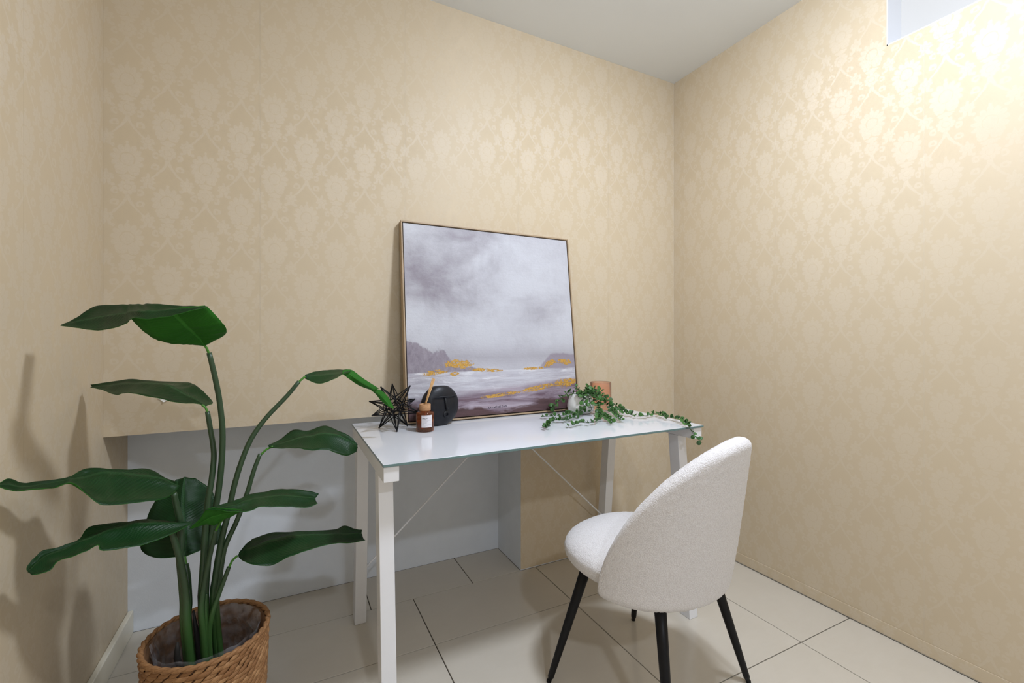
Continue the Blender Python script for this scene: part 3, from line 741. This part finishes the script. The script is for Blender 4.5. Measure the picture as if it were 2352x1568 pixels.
for r_ in range(NR):
    z = BH-.013 - r_*.0112
    if z < .006: break
    nseg = 36
    for k in range(nseg):
        a = 2*math.pi*(k+.5*(r_%2)+R.uniform(-.08,.08))/nseg; rr = wall_r(z)+.0005+R.uniform(-.0006,.0008)
        slant = math.radians(12 if r_%2 else 19)+R.uniform(-.13,.13)
        e = Vector((math.cos(a), math.sin(a), 0)); tx = Vector((-math.sin(a), math.cos(a), 0))
        M_ = Matrix((tx, -e, Vector((0,0,1)))).transposed().to_4x4()@Matrix.Rotation(-slant,4,'Y')
        T_ = Matrix.Translation(e*rr+Vector((0,0,z)))@M_@Matrix.Scale(R.uniform(.88,1.16),4)
        cand.append((e.dot(toc)*.25+z*2.2, T_))
cand.sort(key=lambda q: -q[0])
for i, (s_, T_) in enumerate(cand):
    if i < 290:
        o_ = bpy.data.objects.new('strand', SM); link(o_, bk); o_.matrix_local = T_
    else:
        k = len(rest_v); rest_v += [T_@p for p in sv]; rest_f += [tuple(q_+k for q_ in f_) for f_ in sf]
tag(mesh('weave', rest_v, rest_f, grass, bk, smooth=True), kind='stuff')
# rolled rim, wound with strips
for k in range(2):
    n = 96; pts = []
    for i in range(n+1):
        a = 2*math.pi*i/n; q_ = a*17+k*math.pi
        pts.append(Vector(((wall_r(BH)+.003*math.cos(q_))*math.cos(a), (wall_r(BH)+.003*math.cos(q_))*math.sin(a), BH-.0015+.003*math.sin(q_))))
    tube('rim_strand', pts, .0050, grass, bk, 8)
# crumpled clear plastic liner
m, t, b = newmat('clear_plastic'); b.inputs['Base Color'].default_value = (.75,.74,.78,1); setp(b, rough=.12, alpha=.12, spec=.5)
t.links.new(((texn(t, coords(t), 30, 4)*.5-.19).clamp()+.015).o, b.inputs['Alpha']); bump(t, b, texn(t, coords(t), 60, 4), .6, .004)
rows = []; n = 120
for j, (z, off) in enumerate(((BH+.004,.006),(BH-.02,.012),(BH-.05,.016),(BH-.09,.017),(BH-.14,.018))):
    row = []
    for i in range(n):
        a = 2*math.pi*i/n; p0 = Vector((math.cos(a)*3, math.sin(a)*3, z*14)); nn_ = noise.noise(p0*1.6)
        rr = wall_r(max(0,z)) - .010 - off - (.006+.010*(j>0))*abs(noise.noise(p0*2.3+Vector((5,2,1)))) - (.018 if j==1 and math.cos(a-.9)>.8 else 0)
        row.append(Vector((rr*math.cos(a), rr*math.sin(a), z + (.007*nn_ if j==0 else 0))))
    rows.append(row)
vs_ = [p for r_ in rows for p in r_]; fs = [(j*n+i, j*n+(i+1)%n, (j+1)*n+(i+1)%n, (j+1)*n+i) for j in range(4) for i in range(n)]
o = mesh('plastic_liner', vs_, fs, m, bk, smooth=True); o.modifiers.new('thick','SOLIDIFY').thickness = .0004

# ================================================================== TALL PLANT
pl = thing('tall_plant', 'tall artificial banana-leaf plant standing in the woven basket', 'plant', (BC.x,BC.y,.012)); og = Vector((BC.x,BC.y,.012))
lathe('grow_pot', [(.001,.0),(.080,.0),(.088,.10),(.092,.102),(.092,.110),(.086,.110),(.080,.098),(.001,.098)], plain('black_plastic',(.015,.015,.015),.5,.1), pl, 40, caps=False)
def leafmat(name, ca_, cb_, rough, spec, coat=0):
    m, t, b = newmat(name); uvn = t.nodes.new('ShaderNodeUVMap'); uvn.uv_map = 'UVMap'; u, v, _ = xyz(t, uvn.outputs[0])
    av = (v-.5).abs()
    ph = u*46 - av*16
    vein = (ph*6.283).sin()*.5+.5; vein2 = (ph*2.6*6.283+1.).sin()*.5+.5
    mid = av.step(.035,.015)
    nn_ = texn(t, coords(t), 9, 3); n3 = texn(t, coords(t), 28, 3)
    c = mixc(t, (nn_*.7+vein*.18+n3*.2-.05).clamp(), ca_, cb_)
    c = mixc(t, mid*.5, c, tuple(x*1.6+.02 for x in cb_))
    t.links.new(c, b.inputs['Base Color']); setp(b, rough=rough, spec=spec, coat=coat)
    bump(t, b, vein*.6+vein2*.4-mid*1.5+n3*.8, .30, .0022); return m
leaf_top = leafmat('leaf_upper', (.004,.018,.006), (.011,.056,.012), .36, .22)
leaf_under = leafmat('leaf_underside', (.012,.090,.006), (.024,.150,.010), .6, .2)
def leaf(sheets, scale, off, bulge=.006, nl=40, nc=12):
    """sheets: [(flip, rows)], rows (Apx,Apy,AY, Mpx,Mpy,MY, Bpx,Bpy,BY) from stalk to tip; a curled blade has two sheets"""
    vs_, uv, fs = [], [], []
    for flip, stn in sheets:
        A_, M_, B_ = [], [], []; k0 = len(vs_)
        for s in stn:
            for lst, k in ((A_,0),(M_,3),(B_,6)): lst.append(at_y(off[0]+s[k]/scale, off[1]+s[k+1]/scale, s[k+2]))
        A_, M_, B_ = catmull(A_,nl), catmull(M_,nl), catmull(B_,nl)
        for i in range(nl):
            d = (M_[min(i+1,nl-1)]-M_[max(i-1,0)]); wv = (B_[i]-A_[i]); nrm = d.cross(wv)
            nrm = nrm.normalized() if nrm.length > 1e-9 else Vector((0,0,1))
            wl_ = wv.length
            for j in range(nc+1):
                q_ = j/nc
                p = A_[i].lerp(M_[i], q_*2) if q_ <= .5 else M_[i].lerp(B_[i], q_*2-1)
                h = 4*((q_*2)%1.0)*(1-(q_*2)%1.0)
                rip = noise.noise(Vector((i*.35, q_*3, stn[0][0]*.01)))*.0022
                p = p + nrm*(bulge*h*min(1,wl_/.08) + rip*min(1,wl_/.05))*(-1 if flip else 1)
                vs_.append(p); uv.append((i/(nl-1), q_))
        for i in range(nl-1):
            for j in range(nc):
                a = k0+i*(nc+1)+j; f_ = (a,a+1,a+nc+2,a+nc+1); fs.append(f_ if not flip else f_[::-1])
    o = mesh('leaf', vs_, fs, [leaf_top, leaf_under], pl, smooth=True, uv=uv, origin=og)
    md = o.modifiers.new('thick','SOLIDIFY'); md.thickness = .0011; md.offset = -1; md.material_offset = 1; md.material_offset_rim = 1
    return o
Z1, O1 = 2.6133, (0,650); Z2, O2 = 2.6133, (0,1000); Z3, O3 = 5.8075, (130,680); Z4, O4 = 5.47, (0,1060); Z5, O5 = 5.47, (430,1080)
leaf([(False, [(2000,645,-.50,1975,660,-.50,1950,655,-.50),(2230,520,-.535,1900,560,-.52,1740,640,-.505),(2265,440,-.575,1820,480,-.55,1490,622,-.525),(2190,330,-.605,1720,380,-.585,1240,525,-.565),(2010,140,-.63,1560,215,-.62,1000,305,-.605),(1950,152,-.625,1500,192,-.62,1020,278,-.61)]),
      (True, [(2012,134,-.635,2012,137,-.64,2012,141,-.645),(1700,128,-.62,1750,165,-.645,1790,194,-.66),(1300,100,-.60,1350,190,-.64,1480,268,-.665),(1120,104,-.58,1110,200,-.63,1180,303,-.66),(1000,108,-.565,960,210,-.60,1010,290,-.645),(850,112,-.55,820,230,-.58,880,385,-.625),(500,135,-.51,520,280,-.54,560,452,-.585),(240,300,-.515,250,340,-.53,250,415,-.55),(60,380,-.52,55,387,-.52,50,390,-.52)])], Z3, O3, .004, 54)
leaf([(True, [(2010,1450,-.44,1985,1468,-.44,1960,1455,-.44),(2085,1415,-.40,1880,1390,-.41,1880,1432,-.43),(1980,1290,-.36,1760,1330,-.38,1640,1417,-.42),(1850,1185,-.32,1600,1240,-.35,1350,1356,-.40),(1740,1150,-.29,1450,1172,-.32,1050,1300,-.37),
      (1300,1130,-.25,1150,1152,-.28,900,1288,-.34),(1000,1105,-.22,900,1160,-.25,780,1312,-.31),(700,1142,-.19,650,1190,-.21,620,1250,-.25),(450,1178,-.185,470,1200,-.19,450,1212,-.20)])], Z3, O3, .004, 44)
leaf([(False, [(702,860,-.42,700,864,-.42,700,869,-.42),(727,852,-.38,727,862,-.41,731,880,-.45),(760,849,-.37,763,859,-.41,757,874,-.45),(788,848,-.375,790,854,-.41,787,859,-.44),(808,849,-.38,806,851,-.40,804,853,-.41)]),
      (True, [(787,850,-.40,786,854,-.415,786,858,-.43),(808,850,-.385,803,859,-.40,802,870,-.395),(834,869,-.385,827,876,-.395,826,885,-.38),(870,892,-.375,860,895,-.385,850,894,-.375)]),
      (True, [(860,893,-.375,857,895,-.380,852,895,-.38),(876,897,-.36,870,905,-.375,864,905,-.365),(891,912,-.35,883,917,-.365,873,917,-.36),(900,928,-.35,894,930,-.36,885,928,-.36),(905,937,-.352,903,939,-.355,900,938,-.358)])], 1, (0,0), .002, 26)
leaf([(False, [(1608,973,-.42,1612,980,-.42,1620,986,-.425),(1680,938,-.38,1700,958,-.41,1700,990,-.45),(1760,880,-.36,1790,928,-.40,1790,988,-.46),(1850,885,-.36,1870,915,-.40,1870,1003,-.47),(1945,854,-.355,1950,900,-.40,1960,997,-.47),(2030,885,-.36,2040,915,-.40,2040,1027,-.46),(2100,918,-.375,2110,950,-.40,2090,1033,-.445),(2146,968,-.39,2148,985,-.395,2140,1012,-.405)])], Z1, O1, .004, 40)
leaf([(True, [(2230,250,-.45,2260,300,-.46,2200,375,-.48),(2080,200,-.42,2080,215,-.455,2060,462,-.52),(1850,86,-.40,1800,162,-.46,1800,497,-.55),(1620,104,-.43,1500,130,-.48,1500,532,-.58),(1350,86,-.46,1300,122,-.50,1285,538,-.60),(1080,79,-.48,1050,182,-.52,1110,430,-.60),(910,176,-.52,890,212,-.545,900,262,-.58),
      (760,205,-.55,740,245,-.57,690,322,-.60),(440,255,-.585,430,292,-.60,540,328,-.62),(260,262,-.615,255,315,-.63,250,362,-.65),(120,208,-.64,110,285,-.655,100,348,-.67),(-10,275,-.67,-10,290,-.675,-10,308,-.68)])], Z4, O4, .008, 54)
leaf([(True, [(2410,753,-.49,2405,762,-.495,2385,785,-.50),(2150,745,-.47,2100,772,-.50,2200,885,-.53),(1850,721,-.46,1750,765,-.51,1900,1010,-.56),(1650,745,-.475,1550,805,-.52,1680,1062,-.58),(1400,770,-.50,1350,862,-.54,1290,1112,-.60),(1120,820,-.53,1150,950,-.56,1240,1040,-.60),(1000,965,-.56,960,1012,-.58,1060,1130,-.61),
      (800,1050,-.585,790,1100,-.60,870,1197,-.63),(540,1118,-.61,570,1180,-.625,720,1250,-.65),(430,1210,-.63,460,1262,-.64,640,1350,-.665),(350,1300,-.645,390,1335,-.655,500,1402,-.67),(335,1352,-.655,345,1385,-.66,400,1418,-.67)])], Z4, O4, .006, 54)
leaf([(False, [(1100,722,-.42,1110,728,-.42,1120,722,-.42),(950,733,-.40,1110,690,-.41,1205,686,-.40),(865,705,-.38,1108,640,-.40,1325,640,-.38),(842,645,-.37,1105,580,-.385,1347,590,-.36),(880,500,-.35,1100,480,-.36,1310,490,-.34),(920,410,-.335,1098,390,-.345,1290,380,-.33),(985,325,-.32,1102,305,-.325,1262,318,-.315),(1060,262,-.305,1110,248,-.305,1170,254,-.30)])], Z2, O2, .005, 40)
leaf([(True, [(30,725,-.53,40,726,-.53,70,724,-.53),(150,615,-.55,190,640,-.54,225,675,-.53),(255,485,-.565,320,575,-.55,345,685,-.53),(420,470,-.57,440,545,-.555,450,620,-.54),(560,480,-.57,560,530,-.56,545,582,-.55),(690,490,-.57,680,505,-.565,660,522,-.56)]),
      (False, [(225,492,-.567,232,494,-.568,240,497,-.57),(400,435,-.55,400,465,-.565,400,494,-.58),(620,368,-.52,590,440,-.555,560,514,-.585),(760,310,-.49,750,372,-.53,800,507,-.58),(950,268,-.47,920,338,-.51,900,458,-.57),(1150,234,-.46,1150,310,-.50,1150,452,-.555),(1330,235,-.455,1350,320,-.49,1350,457,-.54),(1540,258,-.455,1500,335,-.48,1530,457,-.53),(1655,290,-.46,1610,345,-.475,1640,410,-.51)])], Z5, O5, .004, 48)
leaf([(False, [(655,1028,-.46,640,1060,-.465,645,1085,-.47),(760,905,-.43,720,1000,-.46,720,1142,-.50),(845,852,-.41,850,950,-.46,850,1182,-.525),(1060,780,-.40,1050,872,-.46,1050,1188,-.53),(1350,766,-.40,1300,818,-.455,1280,1083,-.53),(1600,754,-.405,1560,806,-.455,1500,1008,-.525),(1850,737,-.41,1800,797,-.455,1850,912,-.51),(1970,697,-.41,2000,792,-.455,2010,913,-.51),(2110,732,-.42,2130,787,-.46,2200,885,-.50),(2195,748,-.43,2200,790,-.455,2238,868,-.49)])], Z5, O5, .005, 46)
# stalks
m, t, b = newmat('plant_stalk'); gx, gy, gz = xyz(t, coords(t,'Object'))
c = mixc(t, (gz+texn(t, coords(t), 8, 2)*.25).step(.45,.62), (.030,.085,.018), (.022,.048,.024)); c = mixc(t, texn(t, coords(t,'Object',(150,150,12)), 1, 2)*.5, c, (.045,.10,.03))
t.links.new(c, b.inputs['Base Color']); setp(b, rough=.4); stalk_m = m
green_tip = plain('stalk_tip', (.06,.22,.02), .45, .2)
bright = plain('midrib_green', (.16,.34,.03), .5, .2)
def stalk(pts, scale, off, r0, r1, tip=None, root=None):
    P = [at_y(off[0]+p[0]/scale, off[1]+p[1]/scale, p[2]) for p in pts]
    if root: P.append(Vector(root))
    C_ = catmull(P, 34); o = tube('stalk', C_, [r1+(r0-r1)*(i/33)**.8 for i in range(34)], stalk_m, pl, 12, og)
    if tip:
        Q = [at_y(off[0]+p[0]/scale, off[1]+p[1]/scale, p[2]) for p in tip]+[P[0].lerp(P[1],.15)]
        tube('stalk_tip', catmull(Q,10), .0030, green_tip, o, 8, og)
    return o
gz0 = .105; bx, by = BC.x, BC.y
stalk([(1255,418,-.49),(1285,540,-.485),(1315,690,-.475),(1335,870,-.465),(1333,1030,-.460),(1320,1180,-.455),(1300,1320,-.452),(1265,1500,-.448),(1245,1700,-.445),(1235,1950,-.445)], Z1, O1, .0088, .0062, [(1225,372,-.50),(1240,390,-.497)], (bx+.012,by+.01,gz0))
stalk([(1245,770,-.438),(1260,860,-.44),(1280,980,-.445),(1283,1060,-.45),(1270,1180,-.455),(1250,1300,-.46),(1235,1450,-.462),(1220,1700,-.462),(1212,1950,-.462)], Z1, O1, .0085, .0058, [(1212,730,-.44),(1235,750,-.439)], (bx,by-.004,gz0))
stalk([(1795,590,-.42),(1720,680,-.42),(1600,805,-.425),(1510,930,-.43),(1450,1070,-.435),(1405,1220,-.44),(1370,1380,-.442),(1330,1540,-.445),(1295,1750,-.445),(1280,1950,-.445)], Z1, O1, .0085, .0058, [(1832,560,-.42),(1810,578,-.42)], (bx+.03,by+.015,gz0))
stalk([(1562,1025,-.42),(1525,1120,-.425),(1480,1270,-.43),(1420,1430,-.435),(1355,1570,-.44),(1330,1680,-.44),(1315,1800,-.44),(1300,1960,-.445)], Z1, O1, .0078, .0055, [(1640,980,-.42),(1600,998,-.42)], (bx+.04,by+.01,gz0))
stalk([(1045,345,-.485),(1060,420,-.48),(1082,520,-.475),(1086,620,-.47),(1080,720,-.468),(1092,850,-.466),(1105,1000,-.466),(1110,1150,-.466)], Z2, O2, .0110, .0060, None, (bx-.028,by-.01,gz0))
stalk([(1030,575,-.51),(1050,640,-.50),(1080,740,-.49),(1105,870,-.482),(1118,1000,-.48),(1122,1150,-.48)], Z2, O2, .0105, .0060, None, (bx-.024,by-.02,gz0))
stalk([(1114,770,-.43),(1125,850,-.44),(1132,1000,-.45),(1130,1150,-.455)], Z2, O2, .0100, .0070, [(1110,725,-.42),(1113,750,-.425)], (bx-.02,by+.002,gz0))
stalk([(1295,568,-.50),(1270,680,-.485),(1238,820,-.478),(1215,960,-.475),(1207,1060,-.475),(1225,1240,-.475)], Z2, O2, .0078, .0050, [(1372,458,-.552),(1335,505,-.535),(1308,545,-.51)], (bx+.006,by-.022,gz0))
stalk([(1375,788,-.46),(1340,880,-.462),(1300,990,-.465),(1270,1090,-.468),(1255,1240,-.468)], Z2, O2, .0072, .0052, [(1425,722,-.465),(1395,750,-.462)], (bx+.018,by-.018,gz0))
stalk([(1238,950,-.47),(1234,1050,-.47),(1242,1240,-.47)], Z2, O2, .0060, .0030, None, (bx+.012,by-.02,gz0))
blk = plain('dark_sheath', (.012,.010,.008), .7, .2)
for (xa,ya,xb,yb,yy) in ((1160,1050,1195,1290,-.455),(1065,1240,1062,1330,-.49),(1225,560,1205,960,-.44)):
    P = [at_y(O2[0]+xa/Z2,O2[1]+ya/Z2,yy), at_y(O2[0]+xb/Z2,O2[1]+yb/Z2,yy)]
    tube('dried_sheath', [P[0], P[0].lerp(P[1],.5), P[1], Vector((P[1].x*.5+bx*.5, P[1].y*.5+by*.5, gz0))], [.0025,.006,.0075,.0075], blk, pl, 8, og)
